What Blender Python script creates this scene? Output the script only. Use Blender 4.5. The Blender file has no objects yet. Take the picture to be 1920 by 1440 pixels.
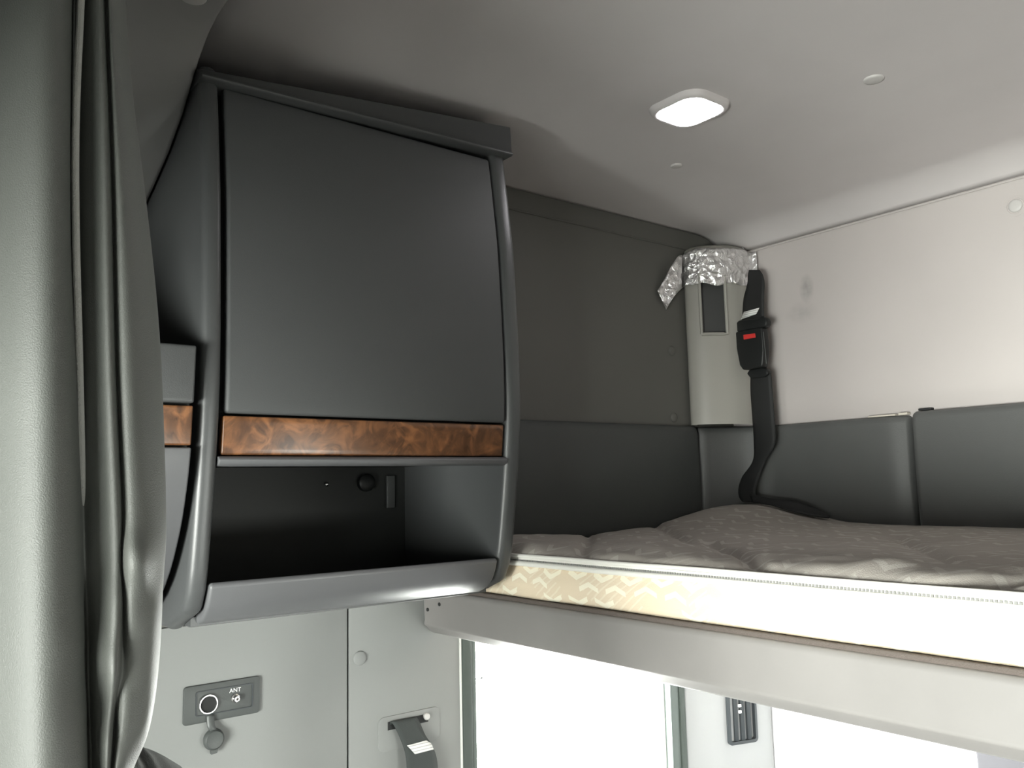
import bpy, bmesh, math, random
from mathutils import Vector, Matrix, noise
random.seed(7)
scene = bpy.context.scene
COL = scene.collection
PI = math.pi
EYE = 1.75                      # eye height above the cab floor
# ------------------------------------------------------------------ camera
R = [[0.6179045570027589, -0.10740276286029896, -0.7788829212180728],
     [0.7859309558275369, 0.05601639920534202, 0.61577162624798],
     [-0.022505357300837907, -0.9926362926822906, 0.1190239444091796]]
CAM = Vector((0, 0, EYE))
FPX = 1595.0
right = Vector((R[0][0], R[1][0], R[2][0])); down = Vector((R[0][1], R[1][1], R[2][1])); fwd = Vector((R[0][2], R[1][2], R[2][2]))
cd = bpy.data.cameras.new('camera'); cam = bpy.data.objects.new('camera', cd); COL.objects.link(cam)
M = Matrix((right, -down, -fwd)).transposed().to_4x4(); M.translation = CAM
cam.matrix_world = M
cd.sensor_width = 36; cd.lens = FPX / 1920 * 36; cd.clip_start = 0.02
scene.camera = cam

def ray(px, py):
    return right * (px - 960) + down * (py - 720) + fwd * FPX
def at_x(px, py, x):
    d = ray(px, py); return CAM + d * (x / d.x)
def at_y(px, py, y):
    d = ray(px, py); return CAM + d * (y / d.y)
def at_z(px, py, z):
    d = ray(px, py); return CAM + d * ((z - EYE) / d.z)
def at_plane(px, py, p, n):
    d = ray(px, py); return CAM + d * ((p - CAM).dot(n) / d.dot(n))
def proj(p):
    q = Vector(p) - CAM
    w = q.dot(fwd)
    return (960 + FPX * q.dot(right) / w, 720 + FPX * q.dot(down) / w)

# ------------------------------------------------------------------ materials
def new_mat(name):
    m = bpy.data.materials.new(name); m.use_nodes = True
    nt = m.node_tree; b = nt.nodes['Principled BSDF']
    return m, nt, b
def lin(c):
    return tuple(((v / 255) / 12.92 if v / 255 <= .04045 else ((v / 255 + .055) / 1.055) ** 2.4) for v in c)
def mat(name, col, rough=.6, metal=0, bump=0, bscale=400, spec=.5, var=0, vscale=6, sheen=0):
    m, nt, b = new_mat(name)
    b.inputs['Base Color'].default_value = (*col, 1)
    b.inputs['Roughness'].default_value = rough
    b.inputs['Metallic'].default_value = metal
    b.inputs['Specular IOR Level'].default_value = spec
    if sheen: b.inputs['Sheen Weight'].default_value = sheen
    tc = nt.nodes.new('ShaderNodeTexCoord')
    if bump:
        n = nt.nodes.new('ShaderNodeTexNoise'); n.inputs['Scale'].default_value = bscale; n.inputs['Detail'].default_value = 4
        bp = nt.nodes.new('ShaderNodeBump'); bp.inputs['Strength'].default_value = bump; bp.inputs['Distance'].default_value = .002
        nt.links.new(tc.outputs['Object'], n.inputs['Vector']); nt.links.new(n.outputs['Fac'], bp.inputs['Height'])
        nt.links.new(bp.outputs['Normal'], b.inputs['Normal'])
    if var:
        n2 = nt.nodes.new('ShaderNodeTexNoise'); n2.inputs['Scale'].default_value = vscale; n2.inputs['Detail'].default_value = 6
        r = nt.nodes.new('ShaderNodeValToRGB')
        r.color_ramp.elements[0].position = .3; r.color_ramp.elements[1].position = .7
        r.color_ramp.elements[0].color = (*[c * (1 - var) for c in col], 1)
        r.color_ramp.elements[1].color = (*[min(1, c * (1 + var)) for c in col], 1)
        nt.links.new(tc.outputs['Object'], n2.inputs['Vector']); nt.links.new(n2.outputs['Fac'], r.inputs['Fac'])
        nt.links.new(r.outputs['Color'], b.inputs['Base Color'])
    return m

class NT:
    """small helper for math chains"""
    def __init__(s, nt): s.nt = nt
    def m(s, op, a, b=None, c=None):
        n = s.nt.nodes.new('ShaderNodeMath'); n.operation = op
        for i, v in enumerate((a, b, c)):
            if v is None: continue
            if isinstance(v, (int, float)): n.inputs[i].default_value = v
            else: s.nt.links.new(v, n.inputs[i])
        return n.outputs[0]

def chevron_fabric(name, axes, base, mark, pu, pv, amp, width, rough=.9, fade=1.0):
    """woven fabric with rows of broken V strokes in two tones"""
    m, nt, b = new_mat(name); k = NT(nt)
    b.inputs['Roughness'].default_value = rough; b.inputs['Specular IOR Level'].default_value = .15
    tc = nt.nodes.new('ShaderNodeTexCoord'); sp = nt.nodes.new('ShaderNodeSeparateXYZ')
    nz = nt.nodes.new('ShaderNodeTexNoise'); nz.inputs['Scale'].default_value = 9; nz.inputs['Detail'].default_value = 1
    nt.links.new(tc.outputs['Object'], nz.inputs['Vector'])
    nt.links.new(tc.outputs['Object'], sp.inputs[0])
    wob = k.m('MULTIPLY', k.m('SUBTRACT', nz.outputs['Fac'], .5), .02)
    u0 = k.m('ADD', sp.outputs[axes[0]], wob); v0 = k.m('ADD', sp.outputs[axes[1]], wob)
    def strokes(uo, vo, gap):
        u = k.m('DIVIDE', k.m('ADD', u0, uo), pu); v = k.m('DIVIDE', k.m('ADD', v0, vo), pv)
        row = k.m('FLOOR', v)
        odd = k.m('ABSOLUTE', k.m('MODULO', row, 2))
        u = k.m('ADD', u, k.m('MULTIPLY', odd, .5))
        fu = k.m('FRACT', u); fv = k.m('FRACT', v)
        tri = k.m('MULTIPLY', k.m('ABSOLUTE', k.m('SUBTRACT', fu, .5)), 2)
        tri = k.m('ABSOLUTE', k.m('SUBTRACT', odd, tri))
        d = k.m('ABSOLUTE', k.m('SUBTRACT', fv, k.m('ADD', .5 - amp / 2, k.m('MULTIPLY', tri, amp))))
        on = k.m('LESS_THAN', d, width)
        win = k.m('LESS_THAN', k.m('ABSOLUTE', k.m('SUBTRACT', fu, .5)), gap)
        wn = nt.nodes.new('ShaderNodeTexWhiteNoise'); wn.noise_dimensions = '2D'
        cb = nt.nodes.new('ShaderNodeCombineXYZ'); nt.links.new(k.m('FLOOR', u), cb.inputs[0]); nt.links.new(row, cb.inputs[1])
        nt.links.new(cb.outputs[0], wn.inputs['Vector'])
        keep = k.m('GREATER_THAN', wn.outputs['Value'], .22)
        return k.m('MULTIPLY', k.m('MULTIPLY', on, win), keep)
    a = strokes(0, 0, .36)
    nd = nt.nodes.new('ShaderNodeTexNoise'); nd.inputs['Scale'].default_value = 14; nt.links.new(tc.outputs['Object'], nd.inputs['Vector'])
    dg_ = k.m('FRACT', k.m('DIVIDE', k.m('ADD', u0, k.m('MULTIPLY', v0, -1.5)), pu * .31))
    c = k.m('MULTIPLY', k.m('MULTIPLY', k.m('LESS_THAN', dg_, .28), k.m('GREATER_THAN', nd.outputs['Fac'], .52)), .38)
    fac = k.m('MAXIMUM', a, c)
    n2 = nt.nodes.new('ShaderNodeTexNoise'); n2.inputs['Scale'].default_value = 700; n2.inputs['Detail'].default_value = 2
    nt.links.new(tc.outputs['Object'], n2.inputs['Vector'])
    fac = k.m('MULTIPLY', fac, fade)
    mx = nt.nodes.new('ShaderNodeMix'); mx.data_type = 'RGBA'
    nt.links.new(fac, mx.inputs['Factor']); mx.inputs['A'].default_value = (*base, 1); mx.inputs['B'].default_value = (*mark, 1)
    nt.links.new(mx.outputs['Result'], b.inputs['Base Color'])
    bp = nt.nodes.new('ShaderNodeBump'); bp.inputs['Strength'].default_value = .5; bp.inputs['Distance'].default_value = .0015
    nt.links.new(k.m('ADD', n2.outputs['Fac'], k.m('MULTIPLY', fac, .6)), bp.inputs['Height']); nt.links.new(bp.outputs['Normal'], b.inputs['Normal'])
    return m

def wood_mat():
    m, nt, b = new_mat('burl_wood'); k = NT(nt)
    tc = nt.nodes.new('ShaderNodeTexCoord')
    n1 = nt.nodes.new('ShaderNodeTexNoise'); n1.inputs['Scale'].default_value = 24; n1.inputs['Detail'].default_value = 5; n1.inputs['Distortion'].default_value = 2.2
    v = nt.nodes.new('ShaderNodeTexVoronoi'); v.inputs['Scale'].default_value = 38; v.feature = 'SMOOTH_F1'
    mp = nt.nodes.new('ShaderNodeVectorMath'); mp.operation = 'ADD'
    sc = nt.nodes.new('ShaderNodeVectorMath'); sc.operation = 'SCALE'; sc.inputs['Scale'].default_value = .07
    nt.links.new(tc.outputs['Object'], n1.inputs['Vector']); nt.links.new(n1.outputs['Color'], sc.inputs[0])
    nt.links.new(tc.outputs['Object'], mp.inputs[0]); nt.links.new(sc.outputs[0], mp.inputs[1]); nt.links.new(mp.outputs[0], v.inputs['Vector'])
    r = nt.nodes.new('ShaderNodeValToRGB'); e = r.color_ramp.elements
    e[0].position = .36; e[0].color = (.065, .028, .013, 1); e[1].position = .72; e[1].color = (.27, .115, .046, 1)
    x = e.new(.5); x.color = (.125, .055, .024, 1)
    nt.links.new(k.m('ADD', k.m('MULTIPLY', n1.outputs['Fac'], .75), k.m('MULTIPLY', v.outputs['Distance'], .35)), r.inputs['Fac'])
    nt.links.new(r.outputs['Color'], b.inputs['Base Color'])
    b.inputs['Roughness'].default_value = .28
    return m

def wall_mat(name, col, smudge=None):
    m, nt, b = new_mat(name); k = NT(nt)
    geo = nt.nodes.new('ShaderNodeNewGeometry')
    n = nt.nodes.new('ShaderNodeTexNoise'); n.inputs['Scale'].default_value = 900; n.inputs['Detail'].default_value = 2
    nt.links.new(geo.outputs['Position'], n.inputs['Vector'])
    bp = nt.nodes.new('ShaderNodeBump'); bp.inputs['Strength'].default_value = .12; bp.inputs['Distance'].default_value = .001
    nt.links.new(n.outputs['Fac'], bp.inputs['Height']); nt.links.new(bp.outputs['Normal'], b.inputs['Normal'])
    n2 = nt.nodes.new('ShaderNodeTexNoise'); n2.inputs['Scale'].default_value = 5; n2.inputs['Detail'].default_value = 5
    nt.links.new(geo.outputs['Position'], n2.inputs['Vector'])
    mx = nt.nodes.new('ShaderNodeMix'); mx.data_type = 'RGBA'
    mx.inputs['A'].default_value = (*[c * .93 for c in col], 1); mx.inputs['B'].default_value = (*[c * 1.05 for c in col], 1)
    nt.links.new(n2.outputs['Fac'], mx.inputs['Factor'])
    out = mx.outputs['Result']
    if smudge:
        for (p, rx, rz, amt) in smudge:
            s = nt.nodes.new('ShaderNodeVectorMath'); s.operation = 'SUBTRACT'; s.inputs[1].default_value = p
            nt.links.new(geo.outputs['Position'], s.inputs[0])
            q = nt.nodes.new('ShaderNodeVectorMath'); q.operation = 'DIVIDE'; q.inputs[1].default_value = (rx, 1, rz)
            nt.links.new(s.outputs[0], q.inputs[0])
            l = nt.nodes.new('ShaderNodeVectorMath'); l.operation = 'LENGTH'; nt.links.new(q.outputs[0], l.inputs[0])
            n3 = nt.nodes.new('ShaderNodeTexNoise'); n3.inputs['Scale'].default_value = 60; nt.links.new(geo.outputs['Position'], n3.inputs['Vector'])
            f = k.m('MULTIPLY', k.m('MULTIPLY', k.m('MAXIMUM', k.m('SUBTRACT', 1, l.outputs['Value']), 0), amt), n3.outputs['Fac'])
            m2 = nt.nodes.new('ShaderNodeMix'); m2.data_type = 'RGBA'; m2.inputs['B'].default_value = (.05, .05, .045, 1)
            nt.links.new(f, m2.inputs['Factor']); nt.links.new(out, m2.inputs['A']); out = m2.outputs['Result']
    nt.links.new(out, b.inputs['Base Color'])
    b.inputs['Roughness'].default_value = .62; b.inputs['Specular IOR Level'].default_value = .3
    return m

def glass_mat():
    m, nt, b = new_mat('clear_glass'); nt.nodes.remove(b)
    o = nt.nodes['Material Output']
    t = nt.nodes.new('ShaderNodeBsdfTransparent'); g = nt.nodes.new('ShaderNodeBsdfGlossy'); g.inputs['Roughness'].default_value = .02
    t.inputs['Color'].default_value = (.94, .96, .95, 1)
    f = nt.nodes.new('ShaderNodeLayerWeight'); k = NT(nt)
    mx = nt.nodes.new('ShaderNodeMixShader')
    nt.links.new(k.m('ADD', .04, k.m('MULTIPLY', k.m('POWER', f.outputs['Facing'], 5), .8)), mx.inputs[0]); nt.links.new(t.outputs[0], mx.inputs[1]); nt.links.new(g.outputs[0], mx.inputs[2]); nt.links.new(mx.outputs[0], o.inputs['Surface'])
    return m

def tag_mat():
    """white woven care tag with thin grey printed lines"""
    m, nt, b = new_mat('white_tag'); k = NT(nt)
    tc = nt.nodes.new('ShaderNodeTexCoord'); sp = nt.nodes.new('ShaderNodeSeparateXYZ'); nt.links.new(tc.outputs['Object'], sp.inputs[0])
    f = k.m('GREATER_THAN', k.m('FRACT', k.m('MULTIPLY', sp.outputs[2], 190)), .72)
    mx = nt.nodes.new('ShaderNodeMix'); mx.data_type = 'RGBA'; mx.inputs['A'].default_value = (.72, .72, .70, 1); mx.inputs['B'].default_value = (.42, .42, .41, 1)
    nt.links.new(f, mx.inputs['Factor']); nt.links.new(mx.outputs['Result'], b.inputs['Base Color']); b.inputs['Roughness'].default_value = .7
    return m

def webbing_mat(name, col):
    m, nt, b = new_mat(name)
    tc = nt.nodes.new('ShaderNodeTexCoord'); w = nt.nodes.new('ShaderNodeTexWave'); w.inputs['Scale'].default_value = 260; w.bands_direction = 'Z'
    nt.links.new(tc.outputs['Object'], w.inputs['Vector'])
    bp = nt.nodes.new('ShaderNodeBump'); bp.inputs['Strength'].default_value = .3; bp.inputs['Distance'].default_value = .0006
    nt.links.new(w.outputs['Fac'], bp.inputs['Height']); nt.links.new(bp.outputs['Normal'], b.inputs['Normal'])
    b.inputs['Base Color'].default_value = (*col, 1); b.inputs['Roughness'].default_value = .65
    return m

def foil_mat():
    m, nt, b = new_mat('silver_foil_tape'); k = NT(nt)
    tc = nt.nodes.new('ShaderNodeTexCoord')
    v = nt.nodes.new('ShaderNodeTexVoronoi'); v.inputs['Scale'].default_value = 60; v.feature = 'F1'
    n = nt.nodes.new('ShaderNodeTexNoise'); n.inputs['Scale'].default_value = 45; n.inputs['Detail'].default_value = 3; n.inputs['Distortion'].default_value = 1.5
    nt.links.new(tc.outputs['Object'], v.inputs['Vector']); nt.links.new(tc.outputs['Object'], n.inputs['Vector'])
    bp = nt.nodes.new('ShaderNodeBump'); bp.inputs['Strength'].default_value = 1.0; bp.inputs['Distance'].default_value = .006
    nt.links.new(k.m('ADD', v.outputs['Distance'], n.outputs['Fac']), bp.inputs['Height']); nt.links.new(bp.outputs['Normal'], b.inputs['Normal'])
    b.inputs['Base Color'].default_value = (.86, .85, .85, 1); b.inputs['Metallic'].default_value = .85; b.inputs['Roughness'].default_value = .28
    return m

def lens_mat():
    m, nt, b = new_mat('lit_lens')
    b.inputs['Base Color'].default_value = (.9, .9, .92, 1); b.inputs['Emission Color'].default_value = (1, .97, 1, 1); b.inputs['Emission Strength'].default_value = 32
    return m

smA = at_y(1513, 550, 1.85)
MAT = dict(
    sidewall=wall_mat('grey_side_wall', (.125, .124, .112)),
    wall=wall_mat('pale_grey_wall_panel', (.50, .465, .45), [((smA.x, 1.85, smA.z + .012), .022, .040, .75), ((smA.x - .02, 1.85, smA.z - .045), .05, .03, .35)]),
    lowwall=wall_mat('grey_plastic_wall_panel', (.245, .252, .246)),
    lowback=wall_mat('white_lower_panel', (.80, .80, .82)),
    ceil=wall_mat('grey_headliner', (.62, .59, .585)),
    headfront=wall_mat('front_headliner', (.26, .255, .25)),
    rwall=wall_mat('pale_right_wall', (.30, .29, .28)),
    floor=mat('floor_mat', (.05, .05, .05), .8, bump=.3, bscale=80),
    shell=mat('cab_shell', (.10, .10, .10), .8),
    char=mat('charcoal_plastic', (.070, .073, .074), .36, bump=.12, bscale=900),
    chardoor=mat('charcoal_door', (.066, .069, .070), .62, bump=.15, bscale=900),
    greyp=mat('grey_moulding', (.112, .114, .119), .43, bump=.05, bscale=900),
    dark=mat('dark_recess', (.022, .024, .023), .6),
    slot=mat('slot_recess_grey', (.055, .056, .055), .6),
    black=mat('black_plastic', (.010, .011, .011), .45, spec=.35),
    gap=mat('black_gasket', (.012, .013, .013), .7),
    wood=wood_mat(),
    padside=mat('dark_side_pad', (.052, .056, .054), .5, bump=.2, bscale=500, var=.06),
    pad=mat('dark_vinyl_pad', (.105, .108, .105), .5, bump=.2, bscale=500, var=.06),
    mtop=chevron_fabric('grey_mattress_top', (0, 1), (.34, .315, .285), (.46, .435, .40), .062, .045, .62, .13, fade=.8),
    mside=chevron_fabric('beige_mattress_border', (0, 2), (.80, .68, .51), (.93, .87, .71), .056, .0190, .60, .20),
    piping=mat('white_piping', (.80, .79, .74), .6, bump=.2, bscale=600),
    zipm=mat('zipper_grey', (.22, .22, .21), .5),
    rail=mat('warm_grey_rail', (.258, .246, .238), .5, var=.06, vscale=8),
    deck=mat('brown_deck', (.12, .10, .088), .9, bump=.5, bscale=500),
    pillar=mat('light_grey_pillar', (.33, .322, .29), .45, bump=.08, bscale=700),
    whitep=mat('white_pillar', (.33, .335, .34), .5),
    seal=mat('window_seal', (.050, .064, .056), .6),
    seal2=mat('window_seal_light', (.10, .122, .112), .55),
    frame=mat('window_inner_frame', (.75, .76, .74), .35),
    vent=mat('vent_grey', (.034, .040, .045), .5),
    plug=mat('pale_plug', (.52, .505, .49), .45),
    curtain=mat('grey_vinyl_curtain', (.072, .076, .069), .55, bump=.25, bscale=1100),
    bind=mat('grey_binding', (.30, .30, .28), .8, bump=.5, bscale=1500),
    web=webbing_mat('black_webbing', (.0085, .009, .009)),
    web2=webbing_mat('grey_webbing', (.035, .042, .040)),
    red=mat('red_button', (.55, .035, .03), .35),
    tag=tag_mat(), foil=foil_mat(), glass=glass_mat(), lens=lens_mat(),
    chrome=mat('chrome', (.75, .75, .75), .18, 1),
    plate=mat('grey_socket_plate', (.064, .070, .068), .45, bump=.1),
    white=mat('white_print', (.8, .8, .8), .5),
    bright=mat('bright_edge', (.62, .63, .60), .35),
    cushion=mat('dark_grey_cloth', (.085, .09, .085), .8, bump=.3, bscale=600),
    foam=mat('cream_foam', (.62, .58, .50), .9),
)

# ------------------------------------------------------------------ mesh helper
def wloc(o):
    v = Vector((0, 0, 0))
    while o: v = v + Vector(o.location); o = o.parent
    return v

class MB:
    def __init__(s): s.v = []; s.f = []; s.mi = []
    def add(s, verts, faces, mi=0):
        b = len(s.v); s.v += [Vector(p) for p in verts]; s.f += [tuple(i + b for i in f) for f in faces]; s.mi += [mi] * len(faces); return s
    def box(s, x0, x1, y0, y1, z0, z1, mi=0):
        vs = [(x, y, z) for x in (x0, x1) for y in (y0, y1) for z in (z0, z1)]
        return s.add(vs, [(0, 1, 3, 2), (4, 6, 7, 5), (0, 4, 5, 1), (2, 3, 7, 6), (0, 2, 6, 4), (1, 5, 7, 3)], mi)
    def prism(s, poly, a, b, axis='y', mi=0):
        n = len(poly); P = []
        for t in (a, b):
            for (p, q) in poly: P.append({'y': (p, t, q), 'x': (t, p, q), 'z': (p, q, t)}[axis])
        F = [tuple(range(n - 1, -1, -1)), tuple(range(n, 2 * n))] + [(i, (i + 1) % n, n + (i + 1) % n, n + i) for i in range(n)]
        return s.add(P, F, mi)
    def grid(s, rows, closed_u=False, mi=0):
        nv = len(rows); nu = len(rows[0]); P = [p for r in rows for p in r]; F = []
        for j in range(nv - 1):
            for i in range(nu if closed_u else nu - 1):
                F.append((j * nu + i, j * nu + (i + 1) % nu, (j + 1) * nu + (i + 1) % nu, (j + 1) * nu + i))
        return s.add(P, F, mi)
    def tube(s, path, r, n=8, caps=True, mi=0):
        path = [Vector(p) for p in path]; rows = []; up = None
        for i, p in enumerate(path):
            t = (path[min(i + 1, len(path) - 1)] - path[max(i - 1, 0)]).normalized()
            if up is None: up = Vector((0, 0, 1)) if abs(t.z) < .9 else Vector((1, 0, 0))
            a = t.cross(up).normalized(); bb = a.cross(t).normalized(); up = bb
            rr = r[i] if isinstance(r, (list, tuple)) else r
            rows.append([p + (a * math.cos(2 * PI * k / n) + bb * math.sin(2 * PI * k / n)) * rr for k in range(n)])
        b = len(s.v); s.grid(rows, True, mi)
        if caps:
            s.f += [tuple(b + k for k in range(n)), tuple(b + (len(rows) - 1) * n + k for k in range(n))]; s.mi += [mi, mi]
        return s
    def lathe(s, c, axis, prof, n=24, mi=0, squash=1.0):
        """prof: (radius, height along axis) from rim to centre; closed at both ends when radius is 0"""
        c = Vector(c); ax = Vector(axis).normalized()
        a = ax.orthogonal().normalized(); bb = ax.cross(a)
        rows = [[c + ax * h + (a * math.cos(2 * PI * k / n) + bb * math.sin(2 * PI * k / n)) * max(r, 1e-5) for k in range(n)] for r, h in prof]
        b = len(s.v); s.grid(rows, True, mi)
        s.f += [tuple(b + k for k in range(n)), tuple(b + (len(rows) - 1) * n + k for k in range(n))]; s.mi += [mi, mi]
        return s
    def build(s, name, m, parent=None, bevel=0, seg=3, angle=35, solid=0, offset=-1, subsurf=0, sharp=40, bevel_angle=30, recalc=True, merge=True):
        vs = [Vector(v) for v in s.v]
        lo = Vector([min(v[i] for v in vs) for i in range(3)]); hi = Vector([max(v[i] for v in vs) for i in range(3)])
        org = Vector(((lo.x + hi.x) / 2, (lo.y + hi.y) / 2, lo.z))
        me = bpy.data.meshes.new(name); me.from_pydata([v - org for v in vs], [], s.f)
        mats = m if isinstance(m, (list, tuple)) else [m]
        for q in mats: me.materials.append(q)
        for p, k in zip(me.polygons, s.mi): p.material_index = k
        bm = bmesh.new(); bm.from_mesh(me)
        if merge: bmesh.ops.remove_doubles(bm, verts=bm.verts, dist=1e-6)
        if recalc: bmesh.ops.recalc_face_normals(bm, faces=bm.faces)
        if bevel:
            es = [e for e in bm.edges if len(e.link_faces) == 2 and e.calc_face_angle(0) > math.radians(bevel_angle)]
            bmesh.ops.bevel(bm, geom=es, offset=bevel, segments=seg, affect='EDGES', profile=.5, clamp_overlap=True)
        bm.to_mesh(me); bm.free()
        for p in me.polygons: p.use_smooth = True
        me.set_sharp_from_angle(angle=math.radians(sharp))
        o = bpy.data.objects.new(name, me); COL.objects.link(o)
        if parent: o.parent = parent; o.location = org - wloc(parent)
        else: o.location = org
        if solid:
            md = o.modifiers.new('thickness', 'SOLIDIFY'); md.thickness = solid; md.offset = offset
        if subsurf:
            md = o.modifiers.new('smooth', 'SUBSURF'); md.levels = subsurf; md.render_levels = subsurf
        return o

def tag(o, label, cat, group=None):
    o['label'] = label; o['category'] = cat
    if group: o['group'] = group
    return o
def thing(name, loc, label, cat, group=None):
    o = bpy.data.objects.new(name, None); COL.objects.link(o); o.location = loc; o.empty_display_size = .05
    return tag(o, label, cat, group)
def struct(o): o['kind'] = 'structure'; return o
def Z(r): return EYE + r
def lerp_table(t, x):
    if x <= t[0][0]: return t[0][1]
    for (a, b), (c, d) in zip(t, t[1:]):
        if x <= c: return b + (d - b) * (x - a) / (c - a)
    return t[-1][1]
def smooth_table(t, x):
    xs = [a for a, _ in t]; n = len(t)
    if x <= xs[0]: return t[0][1]
    if x >= xs[-1]: return t[-1][1]
    i = max(k for k in range(n - 1) if xs[k] <= x)
    def slope(k):
        if k == 0: return (t[1][1] - t[0][1]) / (xs[1] - xs[0])
        if k == n - 1: return (t[-1][1] - t[-2][1]) / (xs[-1] - xs[-2])
        return (t[k + 1][1] - t[k - 1][1]) / (xs[k + 1] - xs[k - 1])
    h = xs[i + 1] - xs[i]; u = (x - xs[i]) / h
    return ((2 * u**3 - 3 * u**2 + 1) * t[i][1] + (u**3 - 2 * u**2 + u) * h * slope(i) + (-2 * u**3 + 3 * u**2) * t[i + 1][1] + (u**3 - u**2) * h * slope(i + 1))
def curve(points, n):
    """Catmull-Rom through points -> n+1 samples"""
    P = [Vector(p) for p in points]; P = [P[0] * 2 - P[1]] + P + [P[-1] * 2 - P[-2]]; m = len(P) - 3; out = []
    for k in range(n + 1):
        t = k / n * m; i = min(int(t), m - 1); u = t - i; a, b, c, d = P[i:i + 4]
        out.append(.5 * ((2 * b) + (c - a) * u + (2 * a - 5 * b + 4 * c - d) * u * u + (3 * b - a - 3 * c + d) * u ** 3))
    return out

# ================================================================== THE SETTING
XL, XR, YB, YF = -1.4, 0.95, 1.85, -1.65
CEIL = 0.645
WY0, WY1, WZ0, WZ1 = 0.99, 1.585, -0.712, -0.245          # lower bunk window opening
PX = -1.10                                                 # edge of the unseen partition added to block front light on the left
b = MB()
b.box(XL - .06, XL, .345, 1.90, Z(-.205), Z(.72))
b.build('wall_left', MAT['sidewall'])['kind'] = 'structure'
b = MB()                                                   # lower side wall: two plastic panels with a joint, window opening
b.box(XL - .06, XL - .008, .345, WY0, 0, Z(-.205))
b.box(XL - .008, XL, .345, .7225, 0, Z(-.207)); b.box(XL - .008, XL, .7265, .962, 0, Z(-.207))
b.box(XL - .06, XL - .002, WY1, 1.90, 0, Z(-.205))
b.box(XL - .06, XL - .004, WY0, WY1, 0, Z(WZ0)); b.box(XL - .06, XL - .004, WY0, WY1, Z(WZ1), Z(-.207))
b.build('wall_left_lower', MAT['lowwall'], bevel=.0015, seg=2)['kind'] = 'structure'
def holed(u0, u1, w0, w1, holes, put):
    """wall rectangle with rectangular openings, laid out as boxes"""
    us = sorted({u0, u1, *[h[0] for h in holes], *[h[1] for h in holes]}); ws = sorted({w0, w1, *[h[2] for h in holes], *[h[3] for h in holes]})
    for a, c in zip(us, us[1:]):
        for d, e in zip(ws, ws[1:]):
            if not any(h[0] <= a and c <= h[1] and h[2] <= d and e <= h[3] for h in holes): put(a, c, d, e)
WINS = []                                                  # (plane, coordinate, u0, u1, z0, z1) of every opening to daylight
def cab_wall(name, plane, t0, t1, u0, u1, z1, holes, m):
    b = MB(); hs = [(h[0], h[1], Z(h[2]), Z(h[3])) for h in holes]
    if plane == 'x': holed(u0, u1, 0, Z(z1), hs, lambda a, c, d, e: b.box(t0, t1, a, c, d, e))
    else: holed(u0, u1, 0, Z(z1), hs, lambda a, c, d, e: b.box(a, c, t0, t1, d, e))
    struct(b.build(name, m))
    for h in holes: WINS.append((plane, t0 if plane == 'x' and t0 < 0 else (t1 if plane == 'x' else t0), *h))
HDY, HDZ = -.45, .01                                      # face and underside of an unseen header, placed to shade the upper part
H_LEFT, H_HEADER = [], []
H_FRONT = [(-.46, .83, -.90, -.10)]                        # windscreen
H_RIGHT = [(1.00, 1.36, -.70, -.42)]                       # unseen opening added to brighten the lower side wall
cab_wall('wall_left_cab', 'x', XL - .06, XL, YF - .06, .345, .72, H_LEFT, MAT['shell'])
b = MB(); b.box(XL - .06, XR + .06, YB, YB + .06, Z(-.21), Z(.72)); struct(b.build('wall_back', MAT['wall']))
b = MB(); b.box(XL - .06, XR + .06, YB, YB + .06, 0, Z(-.212)); struct(b.build('wall_back_lower', MAT['lowback']))
cab_wall('wall_right', 'x', XR, XR + .06, YF - .06, YB + .06, .72, H_RIGHT, MAT['rwall'])
cab_wall('wall_front', 'y', YF - .06, YF, XL, XR, HDZ + .05, H_FRONT, MAT['shell'])
b = MB(); hs = [(h[0], h[1], Z(h[2]), Z(h[3])) for h in H_HEADER]
holed(XL, XR, Z(HDZ), Z(.72), hs, lambda a, c, d, e: b.box(a, c, HDY - .03, HDY + .03, d, e))
b.box(XL, XR, YF, HDY + .03, Z(HDZ), Z(HDZ + .05)); struct(b.build('wall_shade_header', MAT['shell']))
for h in H_HEADER: WINS.append(('y', HDY, *h))
b = MB(); b.box(XL, PX, -.16, -.10, 0, Z(.60)); struct(b.build('wall_light_block', MAT['shell']))
b = MB(); b.box(XL - .06, XR + .06, YF - .06, YB + .06, -.06, 0); struct(b.build('floor', MAT['floor']))

# ceiling: flat headliner with a cove towards the walls; a lower coved headliner over the cab
def cove(d): return 0 if d > .11 else .045 * (1 - d / .11) ** 2
b = MB(); rows = []
xs = [XL + .12 * (i / 10) for i in range(10)] + [XL + .12 + (XR - XL - .12) * i / 12 for i in range(13)]
ys = [.352 + (YB - .12 - .352) * i / 10 for i in range(10)] + [YB - .12 + .119 * i / 10 for i in range(11)]
for y in ys: rows.append([(x, y, Z(CEIL - cove(YB - y))) for x in xs])
b.grid(rows)
o = struct(b.build('ceiling', MAT['ceil'], sharp=60, solid=.03, offset=1, recalc=False))
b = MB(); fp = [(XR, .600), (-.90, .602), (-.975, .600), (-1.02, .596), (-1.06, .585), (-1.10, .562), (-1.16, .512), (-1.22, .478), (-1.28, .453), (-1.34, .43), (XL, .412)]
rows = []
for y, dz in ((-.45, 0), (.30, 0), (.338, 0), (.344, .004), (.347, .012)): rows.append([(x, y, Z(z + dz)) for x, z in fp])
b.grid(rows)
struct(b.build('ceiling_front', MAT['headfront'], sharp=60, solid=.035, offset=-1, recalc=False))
b = MB(); b.box(XL - .06, XR + .06, -.48, YB + .06, Z(.72), Z(.75)); struct(b.build('ceiling_roof', MAT['shell']))
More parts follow.
